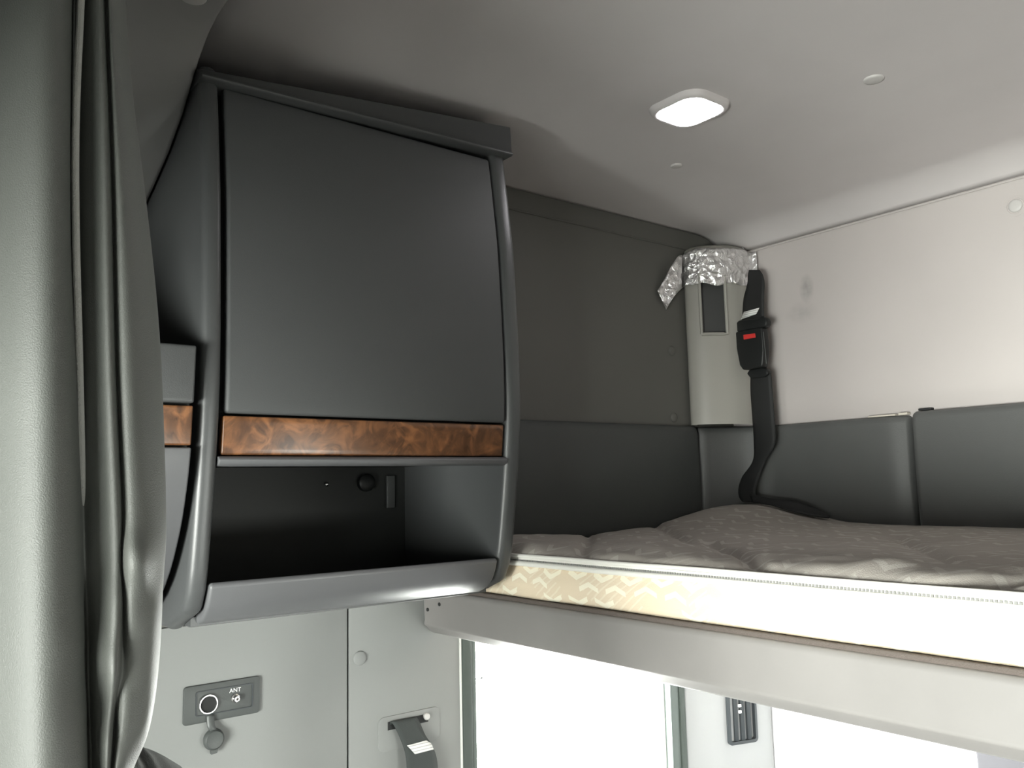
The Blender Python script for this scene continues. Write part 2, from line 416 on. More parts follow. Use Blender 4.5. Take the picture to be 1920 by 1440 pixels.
# thin bead along the joint of wall and headliner
b = MB(); b.tube([(XL + .05, YB - .002, Z(.597)), (XR, YB - .002, Z(.597))], .0025, 8)
struct(b.build('trim_1', MAT['wall']))
b = MB(); b.tube([(XL + .002, .90, Z(.597)), (XL + .002, YB - .05, Z(.597))], .0022, 8)
struct(b.build('trim_2', MAT['sidewall']))

# ---- window_1: lower bunk side window
w = bpy.data.objects.new('window_1', None); COL.objects.link(w); w.location = (XL, (WY0 + WY1) / 2, Z(WZ0)); w['kind'] = 'structure'
def rrect(y0, y1, z0, z1, r, n=6):
    pts = []
    for cy, cz, a0 in ((y1 - r, z1 - r, 0), (y0 + r, z1 - r, 90), (y0 + r, z0 + r, 180), (y1 - r, z0 + r, 270)):
        for k in range(n + 1):
            a = math.radians(a0 + 90 * k / n); pts.append((cy + r * math.cos(a), cz + r * math.sin(a)))
    return pts
def ring(b, outer, inner, x0, x1, mi=0):
    """frame between two rounded rectangles, from plane x0 to x1"""
    n = len(outer)
    rows = [[(x0, y, z) for y, z in outer], [(x1, y, z) for y, z in outer], [(x1, y, z) for y, z in inner], [(x0, y, z) for y, z in inner], [(x0, y, z) for y, z in outer]]
    b.grid(rows, True, mi)
A0, A1, B0, B1 = .966, 1.603, Z(-.735), Z(-.225)
b = MB(); ring(b, rrect(A0, A1, B0, B1, .06), rrect(A0 + .021, A1 - .018, B0 + .02, B1 - .02, .05), XL - .02, XL + .006)
b.build('outer_seal', MAT['seal'], w, bevel=.002, seg=2)
b = MB(); ring(b, rrect(A0 + .0215, A1 - .0185, B0 + .0205, B1 - .0205, .05), rrect(A0 + .034, A1 - .047, B0 + .036, B1 - .036, .045), XL - .02, XL + .002)
b.build('inner_seal', MAT['seal2'], w, bevel=.002, seg=2)
b = MB(); ring(b, rrect(A0 + .032, A1 - .045, B0 + .034, B1 - .034, .046), rrect(A0 + .034, A1 - .056, B0 + .042, B1 - .042, .04), XL - .03, XL - .018)
b.build('window_frame', MAT['frame'], w)
b = MB(); b.prism(rrect(A0 + .033, A1 - .055, B0 + .041, B1 - .041, .04), XL - .042, XL - .038, 'x')
b.build('pane', MAT['glass'], w)
pA = at_x(893, 1277, XL - .02); pB = at_x(903, 1271, XL - .02)
b = MB(); b.tube([pA, pB], .0010, 6); b.lathe(pB, (1, 0, 0), [(0, -.0022), (.0016, -.0016), (.0022, 0), (.0016, .0016), (0, .0022)], 10)
b.build('pin', MAT['gap'], w)
b = MB(); b.box(XL - .006, XL + .003, .9615, .9655, Z(-.75), Z(-.225)); struct(b.build('trim_3', MAT['bright'], bevel=.001))
# panes of the unseen windscreen and of the added right-hand opening
for k, (plane, t, u0, u1, z0, z1) in enumerate(WINS):
    b = MB()
    if plane == 'x': b.box(t - .003 + (.03 if t < 0 else -.03), t + .003 + (.03 if t < 0 else -.03), u0, u1, Z(z0), Z(z1))
    else: b.box(u0, u1, t - .003, t + .003, Z(z0), Z(z1))
    struct(b.build('window_%d' % (k + 2), MAT['glass']))

# ================================================================== OVERHEAD CABINET
PROF = [(-.178, -1.187), (-.171, -1.155), (-.164, -1.135), (-.145, -1.113), (-.11, -1.099), (-.033, -1.085), (.043, -1.074), (.112, -1.067), (.182, -1.066), (.27, -1.069), (.389, -1.076), (.455, -1.084), (.534, -1.095), (.58, -1.103)]
def px_(z): return smooth_table(PROF, z)
CY0, CY1 = .349, .865
cab = thing('overhead_cabinet', (-1.24, (CY0 + CY1) / 2, Z(-.18)), 'charcoal overhead cabinet with a bulging door, wood strip and open cubby below it', 'cabinet')
NS = 28
def panel_poly(z0, z1, off, back):
    zs = [z0 + (z1 - z0) * i / NS for i in range(NS + 1)]
    return [(px_(z) - off, Z(z)) for z in zs] + [(back, Z(z1)), (back, Z(z0))]
for (y0, y1) in ((CY0, CY0 + .026), (CY1 - .030, CY1)):
    b = MB(); b.prism(panel_poly(-.178, .575, 0, XL + .003), y0, y1)
    b.build('side_panel', MAT['char'], cab, bevel=.011, seg=5, sharp=50)
# structural inside
b = MB(); b.box(XL + .003, -1.13, CY0 + .02, CY1 - .02, Z(.555), Z(.572)); b.build('top_panel', MAT['char'], cab)
b = MB(); b.box(XL + .003, XL + .012, CY0 + .02, CY1 - .02, Z(-.16), Z(.56)); b.build('back_panel', MAT['dark'], cab)
b = MB(); b.box(XL + .012, -1.10, CY0 + .02, CY1 - .02, Z(.040), Z(.052)); b.build('shelf', MAT['dark'], cab)
b = MB(); b.box(XL + .012, -1.15, CY0 + .02, CY1 - .02, Z(-.172), Z(-.160)); b.build('bottom_panel', MAT['char'], cab)
# dark liner behind the door edges
b = MB(); b.prism([(px_(z) - .03, Z(z)) for z in [.04 + .51 * i / 20 for i in range(21)]] + [(px_(z) - .034, Z(z)) for z in [.55 - .51 * i / 20 for i in range(21)]], CY0 + .024, CY1 - .028)
b.build('door_gasket', MAT['gap'], cab)
# door
DY_0, DY_1 = .3825, .8325
b = MB(); zs = [.101 + (.548 - .101) * i / 26 for i in range(27)]
b.prism([(px_(z) - .004, Z(z)) for z in zs] + [(px_(z) - .022, Z(z)) for z in zs[::-1]], DY_0, DY_1)
door = b.build('door', MAT['chardoor'], cab, bevel=.005, seg=4, sharp=50)
b = MB(); zs = [.0475 + (.0975 - .0475) * i / 6 for i in range(7)]
b.prism([(px_(z) - .007, Z(z)) for z in zs] + [(px_(z) - .022, Z(z)) for z in zs[::-1]], DY_0 - .002, DY_1 - .001)
b.build('wood_inlay', MAT['wood'], door, bevel=.0025, seg=3)
b = MB(); pr = [(-.020, .046), (-.004, .046), (.001, .043), (.002, .040), (-.001, .0355), (-.008, .033), (-.020, .033)]
b.prism([(px_(.04) + dx, Z(z)) for dx, z in pr], DY_0 - .007, DY_1 + .004)
b.build('pull_rail', MAT['greyp'], door, bevel=.003, seg=3)
# lip of the cubby
b = MB(); zs = [-.178 + (.062) * i / 14 for i in range(15)]
outer = [(px_(z) + .001, Z(z)) for z in zs] + [(px_(-.116) - .004, Z(-.1135)), (px_(-.116) - .012, Z(-.1145))]
b.prism(outer + [(-1.20, Z(-.15)), (-1.22, Z(-.178))], CY0 + .0275, CY1 - .0315)
b.build('cubby_lip', MAT['greyp'], cab, bevel=.006, seg=4, sharp=60, bevel_angle=45)
# ledge at the top
b = MB()
def ledge(y):
    t = (y - .345) / (.875 - .345)
    zb, zt = .546 + .012 * t, .562 + .052 * t
    return [(-1.0885, y, Z(zb)), (-1.0845, y, Z(zb + .002)), (-1.0845, y, Z(zb + .005)), (-1.0885, y, Z(zb + .008)), (-1.091, y, Z(zt - .003)), (-1.098, y, Z(zt)), (-1.16, y, Z(zt + .022)), (-1.22, y, Z(zt + .02)), (-1.22, y, Z(zb)), (-1.11, y, Z(zb))]
rows = [ledge(.347 + (.872 - .347) * i / 6) for i in range(7)]
b.grid(rows, True); n = len(rows[0])
b.f += [tuple(range(n)), tuple(6 * n + k for k in range(n))]; b.mi += [0, 0]
b.build('ledge', MAT['char'], cab, bevel=.003, seg=3, sharp=50, bevel_angle=50)
# latch pieces at the back of the cubby
def back_pt(px, py): return at_x(px, py, XL + .013)
p = back_pt(684, 905)
b = MB(); b.lathe(p, (1, 0, 0), [(.016, 0), (.016, .010), (.013, .013), (.006, .014), (0, .0145)], 20); b.build('latch_knob', MAT['black'], cab)
p2 = back_pt(612, 908)
b = MB(); b.lathe(p2, (1, 0, 0), [(.004, 0), (.004, .003), (.002, .0045), (0, .0048)], 12); b.build('screw', MAT['chrome'], cab)
p3 = back_pt(723, 892); p4 = back_pt(738, 952)
b = MB(); b.box(p3.x, p3.x + .006, p3.y, p4.y, p4.z, p3.z); b.build('strike_plate', MAT['char'], cab, bevel=.0015)

# ================================================================== SIDE DRAWER UNIT (left of the cabinet)
PROF2 = [(-.19, -1.30), (-.15, -1.20), (-.11, -1.145), (-.05, -1.10), (.0, -1.078), (.05, -1.064), (.10, -1.058), (.175, -1.052), (.2, -1.051)]
def p2x(z): return smooth_table(PROF2, z)
unit = thing('wall_mounted_drawer_unit', (-1.22, .18, Z(-.19)), 'low drawer unit with a wood strip, between curtain and overhead cabinet', 'drawer unit')
UY0, UY1 = -.02, .338
b = MB(); zs = [-.19 + (.172 + .19) * i / 24 for i in range(25)]
b.prism([(p2x(z) - .016, Z(z)) for z in zs] + [(XL + .0005, Z(.172)), (XL + .0005, Z(-.19))], UY0, UY1)
b.build('body', MAT['dark'], unit, bevel=.003)
def face_part(name, z0, z1, off, th, m, y0=UY0, y1=UY1, parent=unit, bev=.003):
    b = MB(); zs = [z0 + (z1 - z0) * i / 14 for i in range(15)]
    b.prism([(p2x(z) - off, Z(z)) for z in zs] + [(p2x(z) - off - th, Z(z)) for z in zs[::-1]], y0, y1)
    return b.build(name, m, parent, bevel=bev, seg=3, sharp=50)
dr = face_part('drawer_front', .110, .181, 0, .0155, MAT['char'])
face_part('wood_inlay', .0585, .107, .003, .0125, MAT['wood'], parent=dr, bev=.002)
face_part('lower_panel', -.185, .056, 0, .0155, MAT['greyp'], bev=.004)

# ================================================================== PADS ON THE WALLS
def pad_mesh(path, z0, z1, th, closed_round=.018):
    """path: wall points (x, y); inward normal is to the right of travel. Puffy pad following it."""
    prof = [(0, z1), (th * .55, z1 - .001), (th * .85, z1 - .006), (th, z1 - .018), (th * 1.08, (z0 + z1) / 2), (th, z0 + .02), (th * .8, z0 + .006), (th * .5, z0), (0, z0)]
    P = [Vector((x, y)) for x, y in path]; rows = []; n = len(P); L = [0]
    for i in range(1, n): L.append(L[-1] + (P[i] - P[i - 1]).length)
    for i, p in enumerate(P):
        t = (P[min(i + 1, n - 1)] - P[max(i - 1, 0)]).normalized(); nr = Vector((t.y, -t.x))
        e = min(L[i], L[-1] - L[i]); k = 1 if e > closed_round else math.sqrt(max(0, 1 - (1 - e / closed_round) ** 2)) * .97 + .03
        r = .012 * (1 - k)
        rows.append([(p.x + nr.x * d * k, p.y + nr.y * d * k, Z(z0 + r + (z - z0) * (1 - 2 * r / (z1 - z0)))) for d, z in prof])
    b = MB(); b.grid(rows); m = len(prof)
    b.f += [tuple(range(m)), tuple((n - 1) * m + k for k in range(m))]; b.mi += [0, 0]
    return b
def dense(p, q, n, r=.02):
    p, q = Vector(p), Vector(q); L = (q - p).length
    ts = [0, .12 * r, .35 * r, .65 * r, r]
    ts = [t / L for t in ts] + [r / L + (1 - 2 * r / L) * i / n for i in range(1, n)] + [1 - t / L for t in ts[::-1]]
    return [tuple(p.lerp(q, t)) for t in ts]
def pad_rows(*a, **k): return pad_mesh(*a, **k)
G = 'dark wall pads around the bunk'
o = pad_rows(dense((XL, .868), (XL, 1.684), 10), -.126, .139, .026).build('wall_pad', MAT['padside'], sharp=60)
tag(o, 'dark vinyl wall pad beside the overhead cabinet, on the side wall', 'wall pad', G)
cor = [tuple(v) for v in curve([Vector((XL, 1.688)), Vector((XL + .004, 1.72)), Vector((XL + .025, 1.775)), Vector((XL + .06, 1.82)), Vector((XL + .12, 1.845)), Vector((XL + .17, YB)), ], 18)]
flat = [(-1.20 + (.272) * i / 6, YB) for i in range(7)]
tail = [(-.920 - t, YB) for t in (.0045, .002, .0005, 0)]
path = cor[:1] + [tuple(Vector(cor[0]).lerp(Vector(cor[1]), t)) for t in (.1, .3, .6)] + cor[1:] + flat[1:] + tail
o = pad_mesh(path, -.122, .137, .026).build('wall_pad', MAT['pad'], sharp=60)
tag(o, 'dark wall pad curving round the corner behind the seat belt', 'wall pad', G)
o = pad_rows(dense((-.916, YB), (XR - .004, YB), 14), -.122, .142, .034).build('wall_pad', MAT['pad'], sharp=60)
tag(o, 'dark wall pad at right end of back wall above mattress', 'wall pad', G)
# torn slips of backing peeping over the pad tops
pa, pb = at_y(1632, 788, 1.843), at_y(1700, 781, 1.843)
b = MB(); b.box(pa.x, pb.x - .02, 1.832, 1.846, Z(.136), Z(.1395)); b.box(pb.x - .012, pb.x + .008, 1.830, 1.846, Z(.136), Z(.141))
tag(b.build('backing_strip', MAT['foam'], bevel=.0008), 'torn cream slip showing on top edge of the corner wall pad', 'strip')
pa, pb = at_y(1725, 771, 1.846), at_y(1750, 769, 1.846)
b = MB(); b.box(pa.x, pb.x, 1.838, 1.8495, Z(.1425), Z(.1475))
tag(b.build('trim_clip', MAT['gap'], bevel=.001), 'small black clip on wall just above the pad joint', 'clip')

# ================================================================== BUNK
bunk = thing('bunk_platform', (-.2, 1.36, Z(-.275)), 'warm grey folding bunk platform with a deep front rail below the mattress', 'bunk')
XE = XR - .004
b = MB()
rp = [(.8935, -.1885), (.884, -.1885), (.8795, -.191), (.878, -.197), (.880, -.246), (.8785, -.2505), (.8785, -.2535), (.8800, -.2555), (.8835, -.258), (.8935, -.2685), (.899, -.2715), (.907, -.2725), (.907, -.264), (.8935, -.255)]
b.prism([(y, Z(z)) for y, z in rp], -1.394, XE, 'x')
rail = b.build('front_rail', MAT['rail'], bunk, bevel=.0012, seg=2, sharp=60, bevel_angle=50)
b = MB(); b.box(-1.394, XE, .8845, 1.815, Z(-.205), Z(-.1822)); b.build('deck', MAT['deck'], bunk, bevel=.002)
for (px, py) in ((802, 1143), (824, 1133)):
    p = at_y(px, py, .8785)
    b = MB(); b.lathe(p, (0, -1, 0), [(.0034, -.001), (.0034, .0012), (.0022, .0016), (0, .0012)], 12); b.build('screw', MAT['gap'], bunk)

mat_thing = thing('mattress', (-.2, 1.35, Z(-.182)), 'quilted bunk mattress with grey top and beige zigzag zipped border', 'mattress')
MX0, MX1, MY0, MY1 = -1.368, XE - .01, .886, 1.812
seams = [((-1.40, 1.52), (-.80, 1.04)), ((-1.032, 1.273), (-.53, .775)), ((-.833, 1.574), (-.46, 1.01)), ((-1.36, 1.278), (-.93, .86)), ((-.46, .86), (.2, 1.25)), ((-1.2, 1.0), (-.7, 1.5)), ((.0, 1.8), (.6, 1.0)), ((-.15, 1.5), (.4, .9))]
def seg_d(p, a, c):
    a, c = Vector(a), Vector(c); t = max(0, min(1, (p - a).dot(c - a) / (c - a).length_squared)); return (p - a - (c - a) * t).length
def top_z(x, y):
    p = Vector((x, y))
    z = -.090 - .013 * min(1, max(0, y - MY0) / .4) + .046 * math.exp(-(((x + 1.30) / .17) ** 2 + ((y - 1.74) / .24) ** 2))
    z += .004 * noise.noise(Vector((x * 6, y * 6, 2)))
    z += .0022 * noise.noise(Vector((x * 21, y * 21, 5)))
    for a, c in seams:
        d = seg_d(p, a, c); z -= .010 * math.exp(-(d / .011) ** 2) + .005 * math.exp(-(d / .06) ** 2)
    e = y - MY0
    if e < .12: z -= .006 * (1 - e / .12) ** 2 - .0050 * noise.noise(Vector((x * 17, y * 30, 9)))
    e2 = x - MX0; z -= .004 * math.exp(-(e2 / .02) ** 2)
    er = .042 + .018 * noise.noise(Vector((x * 7, 3, 1))) + .010 * noise.noise(Vector((x * 40, 8, 1)))
    if e < er: z -= .024 * (1 - math.sqrt(max(0, 1 - (1 - e / er) ** 2)))
    return z
rows = []
nx, ny = 300, 110
for j in range(ny + 1):
    t = j / ny; y = MY0 + .001 + (MY1 - MY0 - .001) * (t ** 2)
    rows.append([(MX0 + (MX1 - MX0) * i / nx, y, Z(top_z(MX0 + (MX1 - MX0) * i / nx, y))) for i in range(nx + 1)])
b = MB(); b.grid(rows)
n0 = nx + 1
base = len(b.v)
b.add([(MX0, MY0 + .001, Z(-.126)), (MX1, MY0 + .001, Z(-.126)), (MX1, MY1, Z(-.126)), (MX0, MY1, Z(-.126))], [(0, 1, 2, 3)])
mt = b.build('top_panel', MAT['mtop'], mat_thing, sharp=80, recalc=False)
# core and border
b = MB(); b.box(MX0 + .004, MX1 - .004, MY0 + .012, MY1 - .002, Z(-.182), Z(-.122)); b.build('core', MAT['mtop'], mat_thing, bevel=.006)
rows = []
for k in range(15):
    t = k / 14; z = -.124 + (-.1815 + .124) * t
    row = []
    for i in range(181):
        x = MX0 + (MX1 - MX0) * i / 180
        bulge = .010 * math.sin(PI * min(1, max(0, t))) ** .7 + .0025 * noise.noise(Vector((x * 9, z * 30, 8)))
        if t > .62: bulge -= .0035 * math.exp(-((t - .72 - .05 * noise.noise(Vector((x * 4, 0, 1)))) / .05) ** 2) * (.5 + .5 * noise.noise(Vector((x * 5, 3, 1))))
        row.append((x, MY0 + .006 - bulge, Z(z)))
    rows.append(row)
b = MB(); b.grid(rows); b.build('border', MAT['mside'], mat_thing, solid=.004, offset=-1, sharp=80)
def pipe_path(z): return [(MX0 + (MX1 - MX0) * i / 60, MY0 - .0015 + .001 * noise.noise(Vector((i * .3, z * 50, 0))), Z(z + .001 * noise.noise(Vector((i * .21, z * 90, 4))))) for i in range(61)]
for z, r in ((-.1135, .0030), (-.1262, .0042)):
    b = MB(); b.tube(pipe_path(z), r, 10); b.build('piping', MAT['piping'], mat_thing)
b = MB(); n = 520
for i in range(n):
    x = MX0 + .01 + (MX1 - MX0 - .02) * i / n
    b.box(x, x + .0026, MY0 - .0030, MY0 + .001, Z(-.1222), Z(-.1196))
b.box(MX0, MX1, MY0 - .0012, MY0 + .002, Z(-.1225), Z(-.1165), 1)
b.build('zipper', [MAT['zipm'], MAT['piping']], mat_thing)

# ================================================================== UPPER CORNER PILLAR
cs = curve([Vector(v) for v in ((-1.398, 1.700), (-1.396, 1.674), (-1.380, 1.664), (-1.345, 1.681), (-1.312, 1.728), (-1.298, 1.785), (-1.306, 1.835), (-1.320, 1.848))], 42)
PZ0, PZ1 = .1405, .605
def s_for_px(px, z):
    best = min(range(len(cs)), key=lambda i: abs(proj((cs[i].x, cs[i].y, Z(z)))[0] - px) if 3 < i < 36 else 1e9); return best
iA, iB = s_for_px(1312, .48), s_for_px(1358, .48)
zt_ = at_plane(1335, 512, Vector((*cs[(iA + iB) // 2], 0)), Vector((cs[(iA + iB) // 2].x, cs[(iA + iB) // 2].y, 0)).normalized()).z - EYE
zb_ = at_plane(1337, 626, Vector((*cs[(iA + iB) // 2], 0)), Vector((cs[(iA + iB) // 2].x, cs[(iA + iB) // 2].y, 0)).normalized()).z - EYE
zl = [PZ0 + (zb_ - PZ0) * i / 8 for i in range(9)] + [zb_ + (zt_ - zb_) * i / 6 for i in range(1, 7)] + [zt_ + (.575 - zt_) * i / 4 for i in range(1, 5)] + [.588, .598, .604, PZ1]
cc = Vector((-1.385, 1.835))
def ppt(i, z):
    k = 1.0
    if z > .575: k = math.sqrt(max(0, 1 - ((z - .575) / (.606 - .575)) ** 2)) * .45 + .55
    v = cc + (cs[i] - cc) * k
    return Vector((v.x, v.y, Z(z)))
b = MB(); jb, jt = 8, 14
V = [[ppt(i, z) for i in range(len(cs))] for z in zl]
flatv = [p for r in V for p in r]; nu = len(cs); F = []
for j in range(len(zl) - 1):
    for i in range(nu - 1):
        if jb <= j < jt and iA <= i < iB: continue
        F.append((j * nu + i, j * nu + i + 1, (j + 1) * nu + i + 1, (j + 1) * nu + i))
b.add(flatv, F)
b.add([ppt(i, PZ1) for i in range(nu)], [tuple(range(nu))])
pil = thing('pillar_cover', (-1.36, 1.76, Z(PZ0)), 'light grey rounded corner pillar cover with a tall rectangular slot, taped top', 'pillar cover')
b.build('shell', MAT['pillar'], pil, sharp=60, recalc=True)
# slot recess + rim
loop = [ppt(i, zl[jb]) for i in range(iA, iB + 1)] + [ppt(iB, zl[j]) for j in range(jb + 1, jt + 1)] + [ppt(i, zl[jt]) for i in range(iB - 1, iA - 1, -1)] + [ppt(iA, zl[j]) for j in range(jt - 1, jb, -1)]
inward = Vector((-.72, .69, 0)) * .024
b = MB(); b.grid([[p for p in loop], [p + inward for p in loop]], True)
nb = len(loop); b.f.append(tuple(nb + k for k in range(nb))); b.mi.append(0)
b.build('slot_recess', MAT['slot'], pil, sharp=30)
b = MB(); b.tube([p - inward * .06 for p in loop] + [loop[0] - inward * .06], .0042, 8, caps=False); b.build('slot_rim', MAT['pillar'], pil)
# foil tape around the pillar top
tape = thing('foil_tape', (-1.33, 1.74, Z(.52)), 'crinkled silver foil tape wrapped round the top of corner pillar', 'tape')
def crinkle(p, amp, s=38): return amp * (noise.noise(p * s) + .6 * noise.noise(p * s * 2.3 + Vector((3, 1, 7))))
def pil_out(i):
    a, c = cs[max(i - 1, 0)], cs[min(i + 1, nu - 1)]; t = (c - a).normalized(); return Vector((t.y, -t.x, 0))
rows = []; NZ = 22
i0, i1 = 4, nu - 3
for k in range(NZ + 1):
    row = []
    for h in range((i1 - i0) * 3 + 1):
        f = i0 + h / 3; i = int(f); u = f - i; i2 = min(i + 1, nu - 1)
        s = (f - i0) / (i1 - i0)
        zlo = .493 + .010 * noise.noise(Vector((s * 9, 0, 3))) - .012 * s * 0; zhi = .588 - .030 * max(0, .35 - s) / .35 - .012 * max(0, s - .75) / .25
        z = zlo + (zhi - zlo) * k / NZ
        p = ppt(i, z).lerp(ppt(i2, z), u); nrm = pil_out(i)
        row.append(p + nrm * (.004 + abs(crinkle(p, .0045))) + Vector((0, 0, crinkle(p + Vector((5, 5, 5)), .002))))
    rows.append(row)
b = MB(); b.grid(rows); b.build('band', MAT['foil'], tape, solid=.0006, sharp=28)
def strip(rowpairs, n_w, n_l, amp, depth_fn=None):
    """rowpairs: list of (pointA, pointB) across the strip -> crinkled grid"""
    A = curve([a for a, _ in rowpairs], n_l); B = curve([c for _, c in rowpairs], n_l); rows = []
    for i in range(n_l + 1):
        row = []
        for j in range(n_w + 1):
            p = A[i].lerp(B[i], j / n_w); nn = (CAM - p).normalized(); row.append(p + nn * crinkle(p, amp))
        rows.append(row)
    return rows
yy = XL + .010
tl = [(at_x(1279, 478, -1.372), at_x(1279, 540, -1.378)), (at_x(1272, 480, -1.368), at_x(1271, 548, -1.370)), (at_x(1258, 500, -1.375), at_x(1264, 556, -1.372)), (at_x(1245, 525, -1.384), at_x(1255, 570, -1.380)), (at_x(1233, 545, -1.390), at_x(1249, 581, -1.388))]
b = MB(); b.grid(strip(tl, 10, 26, .004)); b.build('loose_tail', MAT['foil'], tape, solid=.0006, sharp=28)
tr = [(at_y(1392, 462, 1.815), at_y(1394, 520, 1.80)), (at_y(1398, 470, 1.828), at_y(1400, 545, 1.815)), (at_y(1408, 474, 1.836), at_y(1408, 525, 1.828)), (at_y(1418, 472, 1.838), at_y(1421, 512, 1.832))]
b = MB(); b.grid(strip(tr, 10, 14, .004)); b.build('loose_end', MAT['foil'], tape, solid=.0006, sharp=28)

# ================================================================== UPPER SEAT BELT
belt = thing('bunk_belt', (-1.22, 1.7640, Z(-.06)), 'black bunk restraint belt with red-buttoned buckle hanging beside the corner pillar', 'seat belt')
def ribbon(name, rows_px, m, parent, th=.0016, n=40, wcols=6, wig=0):
    A = curve([at_y(l, y, d) for (y, l, r, d) in rows_px], n); B = curve([at_y(r, y, d2) for (y, l, r, d), d2 in zip(rows_px, [t[3] for t in rows_px])], n)
    rows = [[A[i].lerp(B[i], j / wcols) + Vector((0, -wig * math.sin(PI * j / wcols), 0)) for j in range(wcols + 1)] for i in range(n + 1)]
    for r in rows:
        for p in r: p.z = max(p.z, Z(top_z(p.x, p.y) + .007)) if p.y < MY1 - .01 else p.z
    b = MB(); b.grid(rows); return b.build(name, m, parent, solid=th, sharp=60)
ribbon('upper_strap', [(506, 1404, 1424, 1.7800), (516, 1402, 1430, 1.7790), (532, 1401, 1433, 1.7790), (560, 1394, 1432, 1.7760), (585, 1392, 1432, 1.7740), (612, 1391, 1434, 1.7720)], MAT['web'], belt)
b = MB(); P = [at_y(1395, 585, 1.7670), at_y(1424, 577, 1.7670), at_y(1418, 589, 1.7670), at_y(1389, 599, 1.7670)]
b.add(P, [(0, 1, 2, 3)]); b.build('label', MAT['tag'], belt, solid=.0008)['label'] = 'white printed label'
def slab(name, px, d, th, m, parent, bevel=.004, seg=3):
    """outline in the plane y=d, thickness th towards the room"""
    pts = [at_y(x, y, d) for x, y in px]; b = MB(); b.prism([(p.x, p.z) for p in pts], d - th, d)
    return b.build(name, m, parent, bevel=bevel, seg=seg)
slab('latch_plate', [(1386, 609), (1394, 602), (1430, 598), (1436, 595), (1444, 597), (1447, 604), (1446, 612), (1440, 616), (1412, 620), (1390, 624), (1386, 619)], 1.7760, .020, MAT['black'], belt, .004)
bk = slab('buckle', [(1390, 624), (1440, 615), (1443, 640), (1444, 660), (1442, 684), (1440, 690), (1404, 695), (1398, 686), (1392, 655)], 1.7760, .026, MAT['black'], belt, .005)
slab('release_button', [(1395, 628), (1417, 625), (1418, 633), (1396, 637)], 1.7520, .004, MAT['red'], bk, .001)['label'] = 'red release button'
b = MB(); b.tube([at_y(1431, 622, 1.7495), at_y(1434, 650, 1.7495), at_y(1437, 682, 1.7495)], .0009, 6); b.build('edge_line', MAT['plate'], bk)
slab('strap_keeper', [(1407, 701), (1412, 694), (1438, 690), (1446, 694), (1447, 702), (1440, 708), (1414, 710)], 1.7760, .016, MAT['black'], belt, .003)
ribbon('lower_strap', [(700, 1408, 1446, 1.770), (735, 1408, 1449, 1.770), (780, 1411, 1452, 1.772), (830, 1414, 1454, 1.775), (865, 1412, 1436, 1.778), (895, 1392, 1424, 1.775), (920, 1385, 1417, 1.757), (938, 1390, 1424, 1.745), (950, 1410, 1450, 1.742)], MAT['web'], belt, n=60, wig=.003)
A = [at_y(1404, 925, 1.742), at_y(1450, 935, 1.745), at_y(1490, 938, 1.760), at_y(1525, 950, 1.775), at_y(1556, 966, 1.778)]
B = [at_y(1412, 948, 1.735), at_y(1452, 957, 1.735), at_y(1495, 962, 1.74), at_y(1526, 968, 1.755), at_y(1554, 972, 1.772)]
A = curve(A, 24); B = curve(B, 24)
rows = [[A[i].lerp(B[i], j / 4) for j in range(5)] for i in range(25)]
for r in rows:
    for p in r: p.z = max(p.z, Z(top_z(p.x, p.y) + .008))
b = MB(); b.grid(rows); b.build('folded_end', MAT['web'], belt, solid=.003, sharp=60)

# ================================================================== DOME LIGHT
LX, LY = -.907, 1.122
lamp = thing('dome_light', (LX, LY, Z(CEIL - .016)), 'square lit dome light recessed in the grey ceiling', 'ceiling light')
def sq_ring(b, sections):
    rows = []
    for (hx, hy, r, z) in sections: rows.append([(LX + u, LY + v, Z(z)) for u, v in rrect(-hx, hx, -hy, hy, r, 8)])
    b.grid(rows, True); n = len(rows[0]); return n, len(rows)
b = MB(); sq_ring(b, [(.060, .058, .034, CEIL + .001), (.058, .056, .033, CEIL - .006), (.053, .051, .031, CEIL - .011), (.049, .047, .028, CEIL - .010), (.048, .046, .027, CEIL + .0005)])
b.build('bezel', MAT['ceil'], lamp, sharp=60)
b = MB(); n, m = sq_ring(b, [(.0478, .0458, .027, CEIL - .002), (.0478, .0458, .027, CEIL - .008), (.046, .044, .026, CEIL - .012), (.038, .036, .021, CEIL - .0145), (.018, .017, .010, CEIL - .0155)])
b.f.append(tuple((m - 1) * n + k for k in range(n))); b.mi.append(0)
b.build('lens', MAT['lens'], lamp, sharp=70)['label'] = 'glowing white lens'

# ================================================================== TRIM PLUGS
def plug(c, axis, r, label, m='plug'):
    b = MB(); b.lathe((0, 0, 0), axis, [(r, -.001), (r, .0015), (r * .92, .003), (r * .7, .0038), (0, .0042)], 28)
    b.v = [v + Vector(c) for v in b.v]
    return tag(b.build('trim_plug', MAT[m], sharp=50), label, 'trim plug', 'round trim plugs on walls and ceiling')
plug(at_z(1638, 148, Z(CEIL)), (0, 0, -1), .016, 'round grey plug in ceiling, farther out from the dome light')
plug(at_z(1268, 310, Z(CEIL)), (0, 0, -1), .012, 'round grey plug in ceiling between dome light and taped pillar')
plug(at_z(362, -7, Z(.6)), (0, 0, -1), .016, 'round plug in front headliner above the curtain, cut by frame top')
plug(at_y(1904, 386, YB), (0, -1, 0), .0135, 'round pale plug high on the back wall')
plug(at_x(1259, 658, XL), (1, 0, 0), .0125, 'round plug on side wall halfway up beside the taped pillar', 'sidewall')
plug(at_x(1263, 783, XL), (1, 0, 0), .0115, 'round plug on side wall just above the dark wall pad', 'sidewall')
plug(at_x(674, 1234, XL), (1, 0, 0), .0125, 'round plug on lower side wall below the overhead cabinet', 'lowwall')
b = MB(); p = at_y(1904, 386, YB)
b.lathe(p, (0, -1, 0), [(.022, -.001), (.022, .0008), (.0165, .0012), (.0155, -.0005), (.001, -.0005)], 28)
